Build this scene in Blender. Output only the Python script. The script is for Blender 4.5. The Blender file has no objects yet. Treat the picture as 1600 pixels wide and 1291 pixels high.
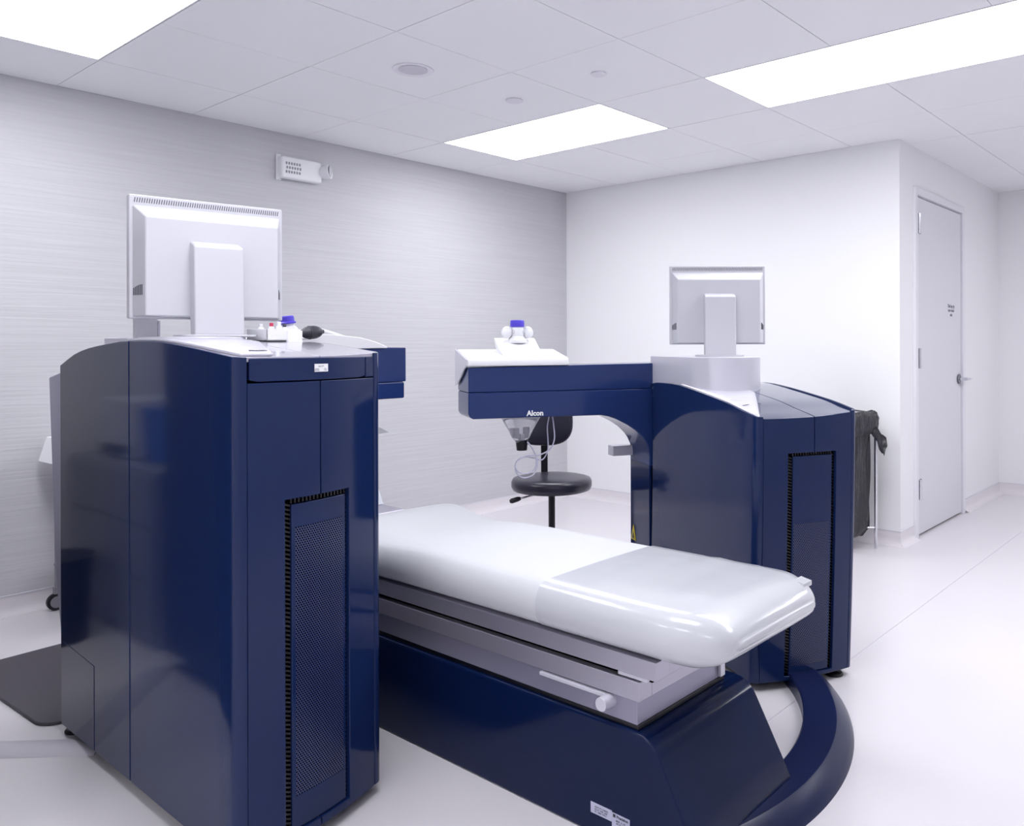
import bpy, bmesh, math, random
import numpy as np
from mathutils import Vector, Matrix
random.seed(7)
C = bpy.context.scene.collection
PI = math.pi

# ------------------------------------------------------------------ camera, world, exposure
cam = bpy.data.objects.new('camera', bpy.data.cameras.new('camera'))
C.objects.link(cam)
cam.location = (0, 0, 1.19)
cam.rotation_euler = (Matrix.Rotation(0.6874, 3, 'Z') @ Matrix.Rotation(PI/2, 3, 'X') @ Matrix.Rotation(-0.0032, 3, 'Z')).to_euler()
cam.data.sensor_width = 36; cam.data.sensor_fit = 'HORIZONTAL'
cam.data.lens = 1271.47/1600*36
cam.data.shift_x = -(947.84-800)/1600
cam.data.shift_y = -(645.5-539.4)/1600
cam.data.clip_start = 0.05
bpy.context.scene.camera = cam
w = bpy.data.worlds.new('world'); bpy.context.scene.world = w
w.use_nodes = True
w.node_tree.nodes['Background'].inputs[0].default_value = (.8, .82, 1, 1)
w.node_tree.nodes['Background'].inputs[1].default_value = 0.3
vs = bpy.context.scene.view_settings
vs.view_transform = 'Standard'; vs.look = 'None'; vs.gamma = 1; vs.use_curve_mapping = False
vs.exposure = 0.34
LAMP = 7.9
LAMP_COL = (0.965, 0.975, 1.0)

# ------------------------------------------------------------------ materials
def mat(name, col, rough=.5, metal=0., spec=.5, coat=0., emit=None, alpha=1., trans=0., bump=None, ior=1.5, var=None):
    m = bpy.data.materials.new(name); m.use_nodes = True
    nt = m.node_tree; b = nt.nodes['Principled BSDF']
    b.inputs['Base Color'].default_value = (*col, 1)
    b.inputs['Roughness'].default_value = rough
    b.inputs['Metallic'].default_value = metal
    b.inputs['Specular IOR Level'].default_value = spec
    b.inputs['Coat Weight'].default_value = coat
    b.inputs['Coat Roughness'].default_value = .03
    b.inputs['IOR'].default_value = ior
    b.inputs['Transmission Weight'].default_value = trans
    b.inputs['Alpha'].default_value = alpha
    if emit:
        b.inputs['Emission Color'].default_value = (*emit[0], 1)
        b.inputs['Emission Strength'].default_value = emit[1]
    tc = nt.nodes.new('ShaderNodeTexCoord')
    if bump:   # (scale xyz, strength, distance, detail)
        sc, st, di, de = bump
        mp = nt.nodes.new('ShaderNodeMapping'); mp.inputs['Scale'].default_value = sc
        nz = nt.nodes.new('ShaderNodeTexNoise'); nz.inputs['Scale'].default_value = 1; nz.inputs['Detail'].default_value = de
        bp = nt.nodes.new('ShaderNodeBump'); bp.inputs['Strength'].default_value = st; bp.inputs['Distance'].default_value = di
        nt.links.new(tc.outputs['Object'], mp.inputs[0]); nt.links.new(mp.outputs[0], nz.inputs[0])
        nt.links.new(nz.outputs[0], bp.inputs['Height']); nt.links.new(bp.outputs[0], b.inputs['Normal'])
    if var:    # (scale xyz, amount)
        sc, am = var
        mp = nt.nodes.new('ShaderNodeMapping'); mp.inputs['Scale'].default_value = sc
        nz = nt.nodes.new('ShaderNodeTexNoise'); nz.inputs['Scale'].default_value = 1; nz.inputs['Detail'].default_value = 3
        mx = nt.nodes.new('ShaderNodeMix'); mx.data_type = 'RGBA'
        mx.inputs[6].default_value = (*[c*(1-am) for c in col], 1)
        mx.inputs[7].default_value = (*[min(1, c*(1+am)) for c in col], 1)
        nt.links.new(tc.outputs['Object'], mp.inputs[0]); nt.links.new(mp.outputs[0], nz.inputs[0])
        nt.links.new(nz.outputs[0], mx.inputs[0]); nt.links.new(mx.outputs[2], b.inputs['Base Color'])
    return m

M = {}
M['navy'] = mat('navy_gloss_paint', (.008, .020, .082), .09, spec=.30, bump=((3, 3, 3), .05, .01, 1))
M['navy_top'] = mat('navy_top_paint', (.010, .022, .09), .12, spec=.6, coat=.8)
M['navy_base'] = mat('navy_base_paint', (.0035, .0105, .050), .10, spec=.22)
M['navy_arm'] = mat('navy_arm_paint', (.016, .036, .145), .12, spec=.35)
M['navy_mat'] = mat('navy_satin', (.008, .014, .060), .28, spec=.25)
M['black'] = mat('black_plastic', (.004, .004, .008), .4)
M['void'] = mat('black_void', (.001, .001, .002), .9, spec=0)
M['silver'] = mat('silver_paint', (.68, .67, .75), .30, metal=.25, spec=.5, bump=((40, 40, 40), .02, .002, 2))
M['silver_top'] = mat('silver_gloss_paint', (.50, .49, .58), .16, metal=.2, spec=.6, coat=.5)
M['alu'] = mat('brushed_aluminium', (.50, .48, .56), .38, metal=.75, bump=((4, 300, 300), .08, .001, 2))
M['grey_panel'] = mat('grey_metallic_paint', (.33, .32, .42), .3, metal=.4)
M['monitor'] = mat('monitor_pearl_plastic', (.60, .60, .655), .38, spec=.4)
M['monitor_dark'] = mat('monitor_slit', (.08, .08, .11), .5)
M['screen'] = mat('black_screen', (.01, .01, .012), .1)
M['white'] = mat('white_plastic', (.84, .84, .88), .35)
M['sheet'] = mat('white_padding_cover', (.63, .64, .675), .55, spec=.3, bump=((6, 14, 6), .15, .01, 3))
M['plastic'] = mat('clear_plastic_wrap_over_white', (.61, .62, .665), .19, spec=.55, coat=.4, bump=((3.5, 6, 5), .22, .012, 2))
M['leather'] = mat('black_vinyl', (.028, .026, .045), .30, spec=.5, bump=((120, 120, 120), .08, .001, 2))
M['chrome'] = mat('chrome', (.7, .7, .74), .15, metal=1)
M['steel'] = mat('door_steel', (.20, .20, .23), .25, metal=.9)
M['blue_cap'] = mat('blue_plastic_cap', (.09, .06, .62), .4)
M['rubber'] = mat('dark_grey_rubber', (.035, .035, .05), .42)
M['paper'] = mat('white_paper', (.88, .88, .92), .8)
M['tube'] = mat('milky_tube', (.75, .74, .92), .2, trans=.15, spec=.6)
M['clearp'] = mat('translucent_grey_plastic', (.80, .79, .84), .12, trans=.75, ior=1.2)
M['bag'] = mat('black_bin_bag', (.022, .021, .028), .25, spec=.45, bump=((25, 25, 6), .8, .02, 4))
M['matrub'] = mat('grey_floor_mat', (.075, .068, .085), .55, bump=((160, 160, 160), .3, .002, 2), var=((9, 9, 9), .12))
M['yellow'] = mat('yellow_label', (.62, .48, .02), .4)
M['red'] = mat('red_print', (.65, .05, .12), .5)
M['ink'] = mat('dark_ink', (.05, .05, .08), .6)
M['inkgrey'] = mat('grey_ink', (.22, .22, .28), .6)
M['letter'] = mat('white_lettering', (.92, .92, .95), .4)
M['label'] = mat('pale_label', (.55, .55, .72), .5)
M['foam'] = mat('white_foam', (.82, .86, .93), .7)
M['doorp'] = mat('door_paint', (.74, .73, .79), .38, spec=.4)
M['frame'] = mat('door_frame_paint', (.82, .81, .87), .35)
M['rack'] = mat('charcoal_rack', (.006, .006, .009), .5)
M['cab'] = mat('grey_cabinet', (.30, .30, .34), .5)
M['tile'] = mat('ceiling_tile', (.93, .93, .955), .9, spec=.1, bump=((90, 90, 90), .10, .002, 3), var=((2.2, 2.2, 2), .012))
M['grid'] = mat('ceiling_grid', (.74, .73, .80), .6)
M['gap'] = mat('ceiling_gap', (.22, .22, .28), .9)
M['lamp'] = mat('lamp_diffuser', (.9, .9, .95), .6, emit=(LAMP_COL, LAMP))
M['downl'] = mat('dim_lens', (.60, .59, .65), .4)
M['wallwhite'] = mat('white_wall_paint', (.88, .88, .905), .75, spec=.25, bump=((120, 120, 120), .04, .002, 2))
M['floor'] = mat('vinyl_floor', (.765, .735, .775), .20, spec=.42, bump=((2.5, 2.5, 2.5), .02, .01, 2), var=((1.2, 1.2, 1), .02))
M['seam'] = mat('vinyl_weld', (.62, .59, .66), .5)
M['cove'] = mat('vinyl_cove', (.80, .76, .80), .35, spec=.4)
M['trim'] = mat('cove_cap', (.72, .71, .78), .4)

def wallpaper():
    m = mat('grey_textured_wallpaper', (.50, .495, .54), .6, spec=.3)
    nt = m.node_tree; b = nt.nodes['Principled BSDF']
    tc = nt.nodes.new('ShaderNodeTexCoord')
    mp = nt.nodes.new('ShaderNodeMapping'); mp.inputs['Scale'].default_value = (1, 2.2, 95)
    nz = nt.nodes.new('ShaderNodeTexNoise'); nz.inputs['Scale'].default_value = 1; nz.inputs['Detail'].default_value = 5
    nz.inputs['Distortion'].default_value = .25
    cr = nt.nodes.new('ShaderNodeMix'); cr.data_type = 'RGBA'
    cr.inputs[6].default_value = (.53, .527, .56, 1); cr.inputs[7].default_value = (.64, .637, .67, 1)
    bp = nt.nodes.new('ShaderNodeBump'); bp.inputs['Strength'].default_value = .35; bp.inputs['Distance'].default_value = .004
    nt.links.new(tc.outputs['Object'], mp.inputs[0]); nt.links.new(mp.outputs[0], nz.inputs[0])
    nt.links.new(nz.outputs[0], cr.inputs[0]); nt.links.new(cr.outputs[2], b.inputs['Base Color'])
    nt.links.new(nz.outputs[0], bp.inputs['Height']); nt.links.new(bp.outputs[0], b.inputs['Normal'])
    return m
M['wallpaper'] = wallpaper()

def perforated(pitch=.0068):
    """navy sheet with a staggered grid of round holes, coordinates from the part itself (Y across, Z up)"""
    m = mat('perforated_navy_sheet', (.014, .026, .11), .25, spec=.5, coat=.2)
    nt = m.node_tree; b = nt.nodes['Principled BSDF']; N = nt.nodes; L = nt.links
    tc = N.new('ShaderNodeTexCoord'); sp = N.new('ShaderNodeSeparateXYZ'); L.new(tc.outputs['Object'], sp.inputs[0])
    def op(o, a, bb=None, c=None):
        n = N.new('ShaderNodeMath'); n.operation = o
        for i, v in enumerate((a, bb, c)):
            if v is None: continue
            if isinstance(v, (int, float)): n.inputs[i].default_value = v
            else: L.new(v, n.inputs[i])
        return n.outputs[0]
    def dots(oy, oz):
        a = op('DIVIDE', sp.outputs[1], pitch); a = op('ADD', a, oy); a = op('FRACT', a); a = op('SUBTRACT', a, .5)
        c = op('DIVIDE', sp.outputs[2], pitch*1.6); c = op('ADD', c, oz); c = op('FRACT', c); c = op('SUBTRACT', c, .5); c = op('MULTIPLY', c, 1.6)
        r = op('SQRT', op('ADD', op('MULTIPLY', a, a), op('MULTIPLY', c, c)))
        return op('LESS_THAN', r, .33)
    d = op('MAXIMUM', dots(0, 0), dots(.5, .5))
    mx = N.new('ShaderNodeMix'); mx.data_type = 'RGBA'
    mx.inputs[6].default_value = (.040, .052, .145, 1); mx.inputs[7].default_value = (.0004, .0006, .003, 1)
    L.new(d, mx.inputs[0]); L.new(mx.outputs[2], b.inputs['Base Color'])
    L.new(op('MULTIPLY', op('SUBTRACT', 1, d), .5), b.inputs['Specular IOR Level'])
    L.new(op('MULTIPLY', op('SUBTRACT', 1, d), .2), b.inputs['Coat Weight'])
    return m
M['perf'] = perforated()

# ------------------------------------------------------------------ helpers
ORG = {}
def tag(o, label=None, cat=None, group=None, kind=None):
    if label: o['label'] = label
    if cat: o['category'] = cat
    if group: o['group'] = group
    if kind: o['kind'] = kind
    return o
def thing(name, loc, label, cat, group=None, rz=0, kind=None):
    o = bpy.data.objects.new(name, None); C.objects.link(o)
    o.empty_display_size = .1
    o.location = loc; o.rotation_euler = (0, 0, rz); ORG[o.name] = Vector(loc)
    return tag(o, label, cat, group, kind)
def origin_of(p):
    while p is not None:
        if p.name in ORG: return ORG[p.name]
        p = p.parent
    return Vector((0, 0, 0))
class MB:
    def __init__(s): s.v = []; s.f = []
    def add(s, v, f):
        n = len(s.v); s.v += [tuple(p) for p in v]; s.f += [tuple(i+n for i in q) for q in f]; return s
    def box(s, x0, x1, y0, y1, z0, z1):
        return s.add([(x, y, z) for z in (z0, z1) for y in (y0, y1) for x in (x0, x1)],
                     [(0, 2, 3, 1), (4, 5, 7, 6), (0, 1, 5, 4), (2, 6, 7, 3), (0, 4, 6, 2), (1, 3, 7, 5)])
    def hull8(s, b, t):      # bottom quad, top quad
        return s.add(list(b)+list(t), [(3, 2, 1, 0), (4, 5, 6, 7), (0, 1, 5, 4), (1, 2, 6, 5), (2, 3, 7, 6), (3, 0, 4, 7)])
    def prism(s, pts, a0, a1, ax='z'):
        """polygon extruded along an axis; ax z: (x,y); ax y: (x,z); ax x: (y,z)"""
        n = len(pts)
        def P(p, a):
            return (p[0], p[1], a) if ax == 'z' else ((p[0], a, p[1]) if ax == 'y' else (a, p[0], p[1]))
        v = [P(p, a0) for p in pts]+[P(p, a1) for p in pts]
        f = [tuple(range(n))[::-1], tuple(range(n, 2*n))]+[(i, (i+1) % n, (i+1) % n+n, i+n) for i in range(n)]
        return s.add(v, f)
    def cyl(s, p0, p1, r0, r1=None, n=20, cap=True):
        r1 = r0 if r1 is None else r1
        p0 = Vector(p0); p1 = Vector(p1); d = (p1-p0).normalized()
        a = d.orthogonal().normalized(); b = d.cross(a)
        v = []
        for p, r in ((p0, r0), (p1, r1)):
            v += [p+(a*math.cos(2*PI*i/n)+b*math.sin(2*PI*i/n))*r for i in range(n)]
        f = [(i, (i+1) % n, (i+1) % n+n, i+n) for i in range(n)]
        if cap: f += [tuple(range(n))[::-1], tuple(range(n, 2*n))]
        return s.add(v, f)
    def lathe(s, prof, c=(0, 0, 0), n=32, M4=None):
        """prof: list of (r,z) bottom to top"""
        v = []; f = []
        for r, z in prof:
            for i in range(n):
                a = 2*PI*i/n; p = Vector((r*math.cos(a), r*math.sin(a), z))
                if M4 is not None: p = M4 @ p
                v.append(p+Vector(c))
        m = len(prof)
        for j in range(m-1):
            for i in range(n):
                f.append((j*n+i, j*n+(i+1) % n, (j+1)*n+(i+1) % n, (j+1)*n+i))
        f.append(tuple(range(n))[::-1]); f.append(tuple(range((m-1)*n, m*n)))
        return s.add(v, f)
    def tube(s, pts, r, n=8, closed=False):
        P = [Vector(p) for p in pts]; m = len(P); v = []; f = []
        prev = None
        for j, p in enumerate(P):
            d = (P[min(j+1, m-1)]-P[max(j-1, 0)]).normalized()
            if prev is None: a = d.orthogonal().normalized()
            else: a = (prev-d*prev.dot(d)).normalized()
            prev = a; b = d.cross(a)
            rr = r[j] if isinstance(r, (list, tuple)) else r
            v += [p+(a*math.cos(2*PI*i/n)+b*math.sin(2*PI*i/n))*rr for i in range(n)]
        for j in range(m-1):
            for i in range(n): f.append((j*n+i, j*n+(i+1) % n, (j+1)*n+(i+1) % n, (j+1)*n+i))
        f += [tuple(range(n))[::-1], tuple(range((m-1)*n, m*n))]
        return s.add(v, f)
    def build(s, name, m, parent=None, local=False, smooth=False, bevel=0, seg=2, origin=None, solid=0, sub=0, ang=35):
        o_ = Vector((0, 0, 0))
        if not local: o_ = origin_of(parent) if parent else Vector(origin or (0, 0, 0))
        me = bpy.data.meshes.new(name)
        me.from_pydata([tuple(Vector(p)-o_) for p in s.v], [], s.f)
        bm = bmesh.new(); bm.from_mesh(me); bmesh.ops.recalc_face_normals(bm, faces=bm.faces) if not solid else None
        bm.to_mesh(me); bm.free()
        me.materials.append(m if not isinstance(m, str) else M[m])
        ob = bpy.data.objects.new(name, me); C.objects.link(ob)
        if parent: ob.parent = parent
        else: ob.location = o_; ORG[ob.name] = o_
        if smooth or bevel or solid or sub:
            for p in me.polygons: p.use_smooth = True
        if smooth and not (bevel or sub): me.set_sharp_from_angle(angle=math.radians(ang))
        if solid:
            md = ob.modifiers.new('solid', 'SOLIDIFY'); md.thickness = abs(solid); md.offset = -1 if solid > 0 else 1
        if bevel:
            md = ob.modifiers.new('bevel', 'BEVEL'); md.width = bevel; md.segments = seg; md.limit_method = 'ANGLE'
            md.angle_limit = math.radians(ang); md.harden_normals = True
        if sub:
            md = ob.modifiers.new('sub', 'SUBSURF'); md.levels = sub; md.render_levels = sub
        return ob
def box(name, m, x0, x1, y0, y1, z0, z1, parent=None, bevel=0, **k):
    return MB().box(x0, x1, y0, y1, z0, z1).build(name, m, parent, bevel=bevel, **k)
def crom(pts, n=6):
    """Catmull-Rom through points"""
    P = [Vector(p) for p in pts]; P = [P[0]*2-P[1]]+P+[P[-1]*2-P[-2]]; out = []
    for i in range(1, len(P)-2):
        for k in range(n):
            t = k/n; a, b, c, d = P[i-1:i+3]
            out.append(.5*((2*b)+(c-a)*t+(2*a-5*b+4*c-d)*t*t+(3*b-a-3*c+d)*t**3))
    out.append(P[-2]); return out
def rrect(x0, x1, y0, y1, r, n=5):
    out = []
    for cx, cy, a0 in ((x1-r, y1-r, 0), (x0+r, y1-r, 90), (x0+r, y0+r, 180), (x1-r, y0+r, 270)):
        for i in range(n+1):
            a = math.radians(a0+90*i/n); out.append((cx+r*math.cos(a), cy+r*math.sin(a)))
    return out
def text(s, size, mtx, m, parent, name='lettering', bold=0, align='CENTER', depth=.0006, sp=1.0, world=False):
    if world: mtx = Matrix.Translation(-origin_of(parent)) @ mtx
    cu = bpy.data.curves.new('t', 'FONT'); cu.body = s; cu.size = size; cu.align_x = align
    cu.offset = bold; cu.extrude = depth; cu.resolution_u = 2; cu.space_character = sp
    t = bpy.data.objects.new('t', cu); C.objects.link(t)
    me = bpy.data.meshes.new_from_object(t.evaluated_get(bpy.context.evaluated_depsgraph_get()))
    bpy.data.objects.remove(t); bpy.data.curves.remove(cu)
    me.transform(mtx); me.name = name
    me.materials.clear(); me.materials.append(M[m])
    o = bpy.data.objects.new(name, me); C.objects.link(o); o.parent = parent
    return o
def frame_m(org, xdir, ydir):
    x = Vector(xdir).normalized(); y = Vector(ydir).normalized(); z = x.cross(y)
    return Matrix(((x.x, y.x, z.x, org[0]), (x.y, y.y, z.y, org[1]), (x.z, y.z, z.z, org[2]), (0, 0, 0, 1)))
def struct(o): o['kind'] = 'structure'; return o

# ------------------------------------------------------------------ room shell
XL, XR, YB, YF, YE, XD, H = -4.35, 3.0, -2.6, 4.80, 7.01, -1.706, 2.3985
fl = struct(box('floor', 'seam', XL-.1, XR+.1, YB-.1, YE+.1, -.06, -.0015))
for x0, x1 in ((XL, -1.2415), (-1.2385, .598), (.602, XR)):
    o = box('vinyl_sheet', 'floor', x0, x1, YB, YE, -.0014, 0, fl)
struct(box('wall_left', 'wallpaper', XL-.1, XL, YB-.1, YF+.1, 0, H+.15))
struct(box('wall_back', 'wallwhite', XL, XD-.1, YF, YF+.1, 0, H+.15))
# wall with the door in it: opening y 5.075 .. 5.995, z to 2.095
DY0, DY1, DZ = 5.075, 5.995, 2.105
wd = MB(); wd.box(XD-.1, XD, YF, DY0-.0, 0, H+.15); wd.box(XD-.1, XD, DY1, YE, 0, H+.15); wd.box(XD-.1, XD, DY0, DY1, DZ, H+.15)
wd.box(XD-.13, XD-.1, DY0-.1, DY1+.1, 0, DZ+.1)
struct(wd.build('wall_right', 'wallwhite'))
struct(box('wall_far', 'wallwhite', XD-.1, XR+.1, YE, YE+.1, 0, H+.15))
struct(box('wall_side', 'wallwhite', XR, XR+.1, YB-.1, YE, 0, H+.15))
struct(box('wall_rear', 'wallwhite', XL, XR, YB-.1, YB, 0, H+.15))
# cove base
def cove(name, pts, side):
    """floor covering swept up the wall; pts along the wall foot, side = unit vectors into the room"""
    prof = [(.045, .0005), (.03, .004), (.015, .013), (.006, .028), (.003, .045), (.003, .083)]
    m = MB(); cap = MB()
    v = []; f = []
    n = len(prof)
    for (p, s) in zip(pts, side):
        for a, z in prof: v.append((p[0]+s[0]*a, p[1]+s[1]*a, z))
    for j in range(len(pts)-1):
        for i in range(n-1): f.append((j*n+i, (j+1)*n+i, (j+1)*n+i+1, j*n+i+1))
    m.add(v, f)
    o = struct(m.build(name, 'cove', smooth=True, ang=60))
    for j in range(len(pts)-1):
        a, b = pts[j], pts[j+1]; s0, s1 = side[j], side[j+1]
        e = .0055
        cap.hull8([(a[0], a[1], .082), (a[0]+s0[0]*e, a[1]+s0[1]*e, .082), (b[0]+s1[0]*e, b[1]+s1[1]*e, .082), (b[0], b[1], .082)],
                  [(a[0], a[1], .087), (a[0]+s0[0]*e, a[1]+s0[1]*e, .087), (b[0]+s1[0]*e, b[1]+s1[1]*e, .087), (b[0], b[1], .087)])
    cap.build('cove_cap', 'trim', o)
cove('baseboard_left', [(XL, YB), (XL, YF)], [(1, 0), (1, -1)])
cove('baseboard_back', [(XL, YF), (XD, YF)], [(1, -1), (1, -1)])
cove('baseboard_right', [(XD, YF), (XD, 5.027)], [(1, -1), (1, 0)])
cove('baseboard_door', [(XD, 6.05), (XD, YE)], [(1, 0), (1, -1)])
cove('baseboard_far', [(XD, YE), (XR, YE)], [(1, -1), (-1, -1)])

# ceiling: slab, tiles and lamps on a 0.61 m grid
ce = struct(box('ceiling', 'gap', XL-.1, XR+.1, YB-.1, YE+.1, H+.022, H+.15))
G0X, G0Y, S = -3.8284, 1.9075, .61
gx = sorted(x for x in [XL, XR]+[G0X+S*i for i in range(-3, 20)] if XL <= x <= XR)
gy = sorted(y for y in [YB, YE]+[G0Y+S*i for i in range(-12, 12)] if YB <= y <= YE)
LAMPS = [(0, -2), (0, 2), (3, 2), (3, -2), (0, -6), (3, -6), (7, -6), (6, 6)]
lamps = {}
for cx, cy in LAMPS:
    for k in range(4 if (cx, cy) == (3, 2) else 2): lamps[(cx+k, cy)] = (cx, cy)
tile_mesh = None
def tile(x0, x1, y0, y1):
    global tile_mesh
    g = .0016
    full = abs(x1-x0-S) < .001 and abs(y1-y0-S) < .001
    if full and tile_mesh:
        o = bpy.data.objects.new('ceiling_tile', tile_mesh); C.objects.link(o)
    else:
        a, b = (x1-x0)/2-g, (y1-y0)/2-g
        mb = MB(); mb.box(-a, a, -b, b, 0, .018)
        o = mb.build('ceiling_tile', 'tile', None, bevel=0)
        bv = .0012
        if full: tile_mesh = o.data
    o.parent = ce
    o.location = ((x0+x1)/2, (y0+y1)/2, H+random.uniform(0, .0012))
for i in range(len(gx)-1):
    for j in range(len(gy)-1):
        x0, x1, y0, y1 = gx[i], gx[i+1], gy[j], gy[j+1]
        if x1 <= XD-.05 and y0 >= YF: continue
        if x1-x0 < .02 or y1-y0 < .02: continue
        ci = round((x0-G0X)/S); cj = round((y0-G0Y)/S)
        if (ci, cj) in lamps: continue
        if y1 > YF and y0 < YF-.01 and x1 < XD:      # tile cut by the back wall
            y1 = YF
        tile(x0, x1, y0, y1)
lab = {(0, -2): 'glowing ceiling panel light cut off by the top left corner of the picture',
       (0, 2): 'glowing ceiling panel light seen whole, above the corner of the grey and white walls',
       (3, 2): 'long glowing ceiling panel light at the upper right, running out of the picture',
       (3, -2): 'unseen ceiling panel light over the near side of the bed, added to brighten the foreground floor',  # unseen panel put in to lift the dark floor at the left front
       (0, -6): 'ceiling panel light out of view behind the camera, next to the grey wall',
       (3, -6): 'ceiling panel light out of view directly behind the camera',
       (7, -6): 'ceiling panel light out of view behind the camera in the far right corner',
       (6, 6): 'unseen ceiling panel light added in the passage to brighten the white door'}  # passage panel is an addition, brightens the corridor and door
lamp_seen = set()
for (ci, cj), key in sorted(lamps.items()):
    if key in lamp_seen: continue
    lamp_seen.add(key)
    x0 = G0X+S*key[0]; y0 = G0Y+S*key[1]; x1 = min(x0+(4 if key == (3, 2) else 2)*S, XR-.02); y1 = y0+S
    t = thing('ceiling_light', ((x0+x1)/2, (y0+y1)/2, H), lab[key], 'light', 'ceiling panel lights')
    box('diffuser', 'lamp', x0+.008, x1-.008, y0+.008, y1-.008, H+.001, H+.006, t)
    fr = MB()
    for a in ((x0+.002, x1-.002, y0+.002, y0+.008), (x0+.002, x1-.002, y1-.008, y1-.002), (x0+.002, x0+.008, y0+.008, y1-.008), (x1-.008, x1-.002, y0+.008, y1-.008)):
        fr.box(*a, H, H+.018)
    fr.build('frame', 'frame', t)
t = thing('ceiling_downlight', (-2.912, 2.218, H), 'round recessed ceiling downlight, unlit, in the tiles above the left machine', 'light')
rim = MB().lathe([(.062, -.001), (.088, -.004), (.09, -.001), (.088, .001)], (-2.912, 2.218, H), 40); rim.build('rim', 'frame', t, smooth=True)
MB().lathe([(.03, .0015), (.05, .0), (.063, -.0025)], (-2.912, 2.218, H), 32).build('lens', 'downl', t, smooth=True)
for (x, y, r, s) in ((-2.892, 2.812, .042, 'larger round white sprinkler cover on the ceiling near the panel light'),
                     (-2.322, 2.777, .034, 'smaller round white sprinkler cover on the ceiling towards the right')):
    o = MB().lathe([(r, 0), (r*1.02, -.004), (r*.96, -.0075), (r*.5, -.009)], (x, y, H), 32).build('sprinkler_cover', 'frame', smooth=True, origin=(x, y, H-.0005))
    tag(o, s, 'sprinkler cover')

# ------------------------------------------------------------------ door
D = thing('door_1', (XD, (DY0+DY1)/2, 0), None, None, kind='structure')
DX = XD+.004
leaf = box('door_leaf', 'doorp', DX-.045, DX, DY0+.006, DY1-.006, .012, DZ-.006, D, bevel=.002)
fr = MB()
fw = .05
fr.prism([(DY0-fw, 0), (DY0-.002, 0), (DY0-.002, DZ+.002), (DY1+.002, DZ+.002), (DY1+.002, 0), (DY1+fw, 0), (DY1+fw, DZ+fw), (DY0-fw, DZ+fw)], XD-.03, XD+.018, 'x')
fo = fr.build('door_frame', 'frame', D, bevel=.003)
box('door_gap', 'void', DX-.06, DX-.047, DY0-.001, DY1+.001, 0, DZ+.001, D)
for z in (1.936, 1.102, .29):
    h = MB().box(DX, DX+.004, DY0+.008, DY0+.075, z-.062, z+.062)
    ho = h.build('hinge', 'steel', D, bevel=.001)
    k = MB(); k.cyl((DX+.010, DY0+.030, z-.062), (DX+.010, DY0+.030, z+.062), .009, n=12); k.build('hinge_pin', 'chrome', ho, smooth=True)
hy, hz = 5.925, .947
ro = MB().cyl((DX, hy, hz), (DX+.012, hy, hz), .034, n=28).build('door_handle', 'steel', D, smooth=True, bevel=.003)
lv = MB(); lv.cyl((DX+.01, hy, hz), (DX+.06, hy, hz), .011, n=14)
lv.tube([(DX+.055, hy-.012, hz), (DX+.057, hy+.03, hz), (DX+.055, hy+.08, hz-.001), (DX+.05, hy+.115, hz-.003)], [.011, .010, .0095, .009], 12)
lv.build('lever', 'chrome', ro, smooth=True)
for s, z, sz in (('This bay by', 1.437, .026), ('near reach', 1.409, .024), ('unit', 1.379, .024)):
    text(s, sz*1.25, frame_m((DX+.0008, 5.768, z), (0, 1, 0), (0, 0, 1)), 'inkgrey', D, bold=.0004, world=True)

# ------------------------------------------------------------------ emergency light on the grey wall
E_ = thing('emergency_light', (XL, 2.52, 2.13), 'white emergency light unit high on the grey textured wall', 'emergency light')
MB().box(XL, XL+.052, 2.372, 2.622, 2.138, 2.262).build('housing', 'white', E_, bevel=.012, seg=4)
MB().box(XL, XL+.012, 2.362, 2.372+.02, 2.128, 2.275).build('mounting_plate', 'white', E_, bevel=.004)
gr = MB()
for r in range(3):
    for c in range(6):
        y = 2.40+c*.016+(.004 if r % 2 else 0); z = 2.175+r*.024
        gr.prism(rrect(y-.005, y+.005, z-.008, z+.008, .0045, 3), XL+.052, XL+.0535, 'x')
tag(gr.build('grille', 'cab', E_), kind='stuff')
lh = MB().cyl((XL+.03, 2.625, 2.205), (XL+.075, 2.66, 2.212), .034, .044, n=28)
lho = lh.build('lamp_head', 'white', E_, bevel=.005, smooth=True)
MB().cyl((XL+.0755, 2.6605, 2.212), (XL+.078, 2.663, 2.212), .036, n=28).build('lens', 'monitor', lho, smooth=True)
MB().cyl((XL+.012, 2.63, 2.205), (XL+.034, 2.63, 2.205), .022, n=20).build('swivel', 'white', E_, smooth=True)

# ------------------------------------------------------------------ laser machines
def smooth_fn(pts):
    c = crom([(a, b, 0) for a, b in sorted(pts)], 8)
    X = [p.x for p in c]; Z = [p.y for p in c]
    return lambda u: float(np.interp(u, X, Z))
def chain_resample(pts, step):
    out = [pts[0]]
    for a, b in zip(pts[:-1], pts[1:]):
        n = max(1, int(math.dist(a, b)/step+.5))
        out += [(a[0]+(b[0]-a[0])*k/n, a[1]+(b[1]-a[1])*k/n) for k in range(1, n+1)]
    return out
def panel(name, m, parent, chain, z0, ztop, off, thick=.012, shear=None, bevel=.0025):
    """vertical skin over a plan chain; ztop may be a function of (u,v); off: +1/-1 chooses the outward side for solidify"""
    v = []; f = []; nz = 14
    for (a, b) in chain:
        zt = ztop(a, b) if callable(ztop) else ztop
        for k in range(nz+1):
            z = z0+(zt-z0)*k/nz
            du = shear(z) if shear else 0
            v.append((a+du, b, z))
    n = nz+1
    for j in range(len(chain)-1):
        for k in range(nz): f.append((j*n+k, (j+1)*n+k, (j+1)*n+k+1, j*n+k+1))
    mb = MB().add(v, f)
    return mb.build(name, m, parent, local=True, solid=thick*off, bevel=bevel)
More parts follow.
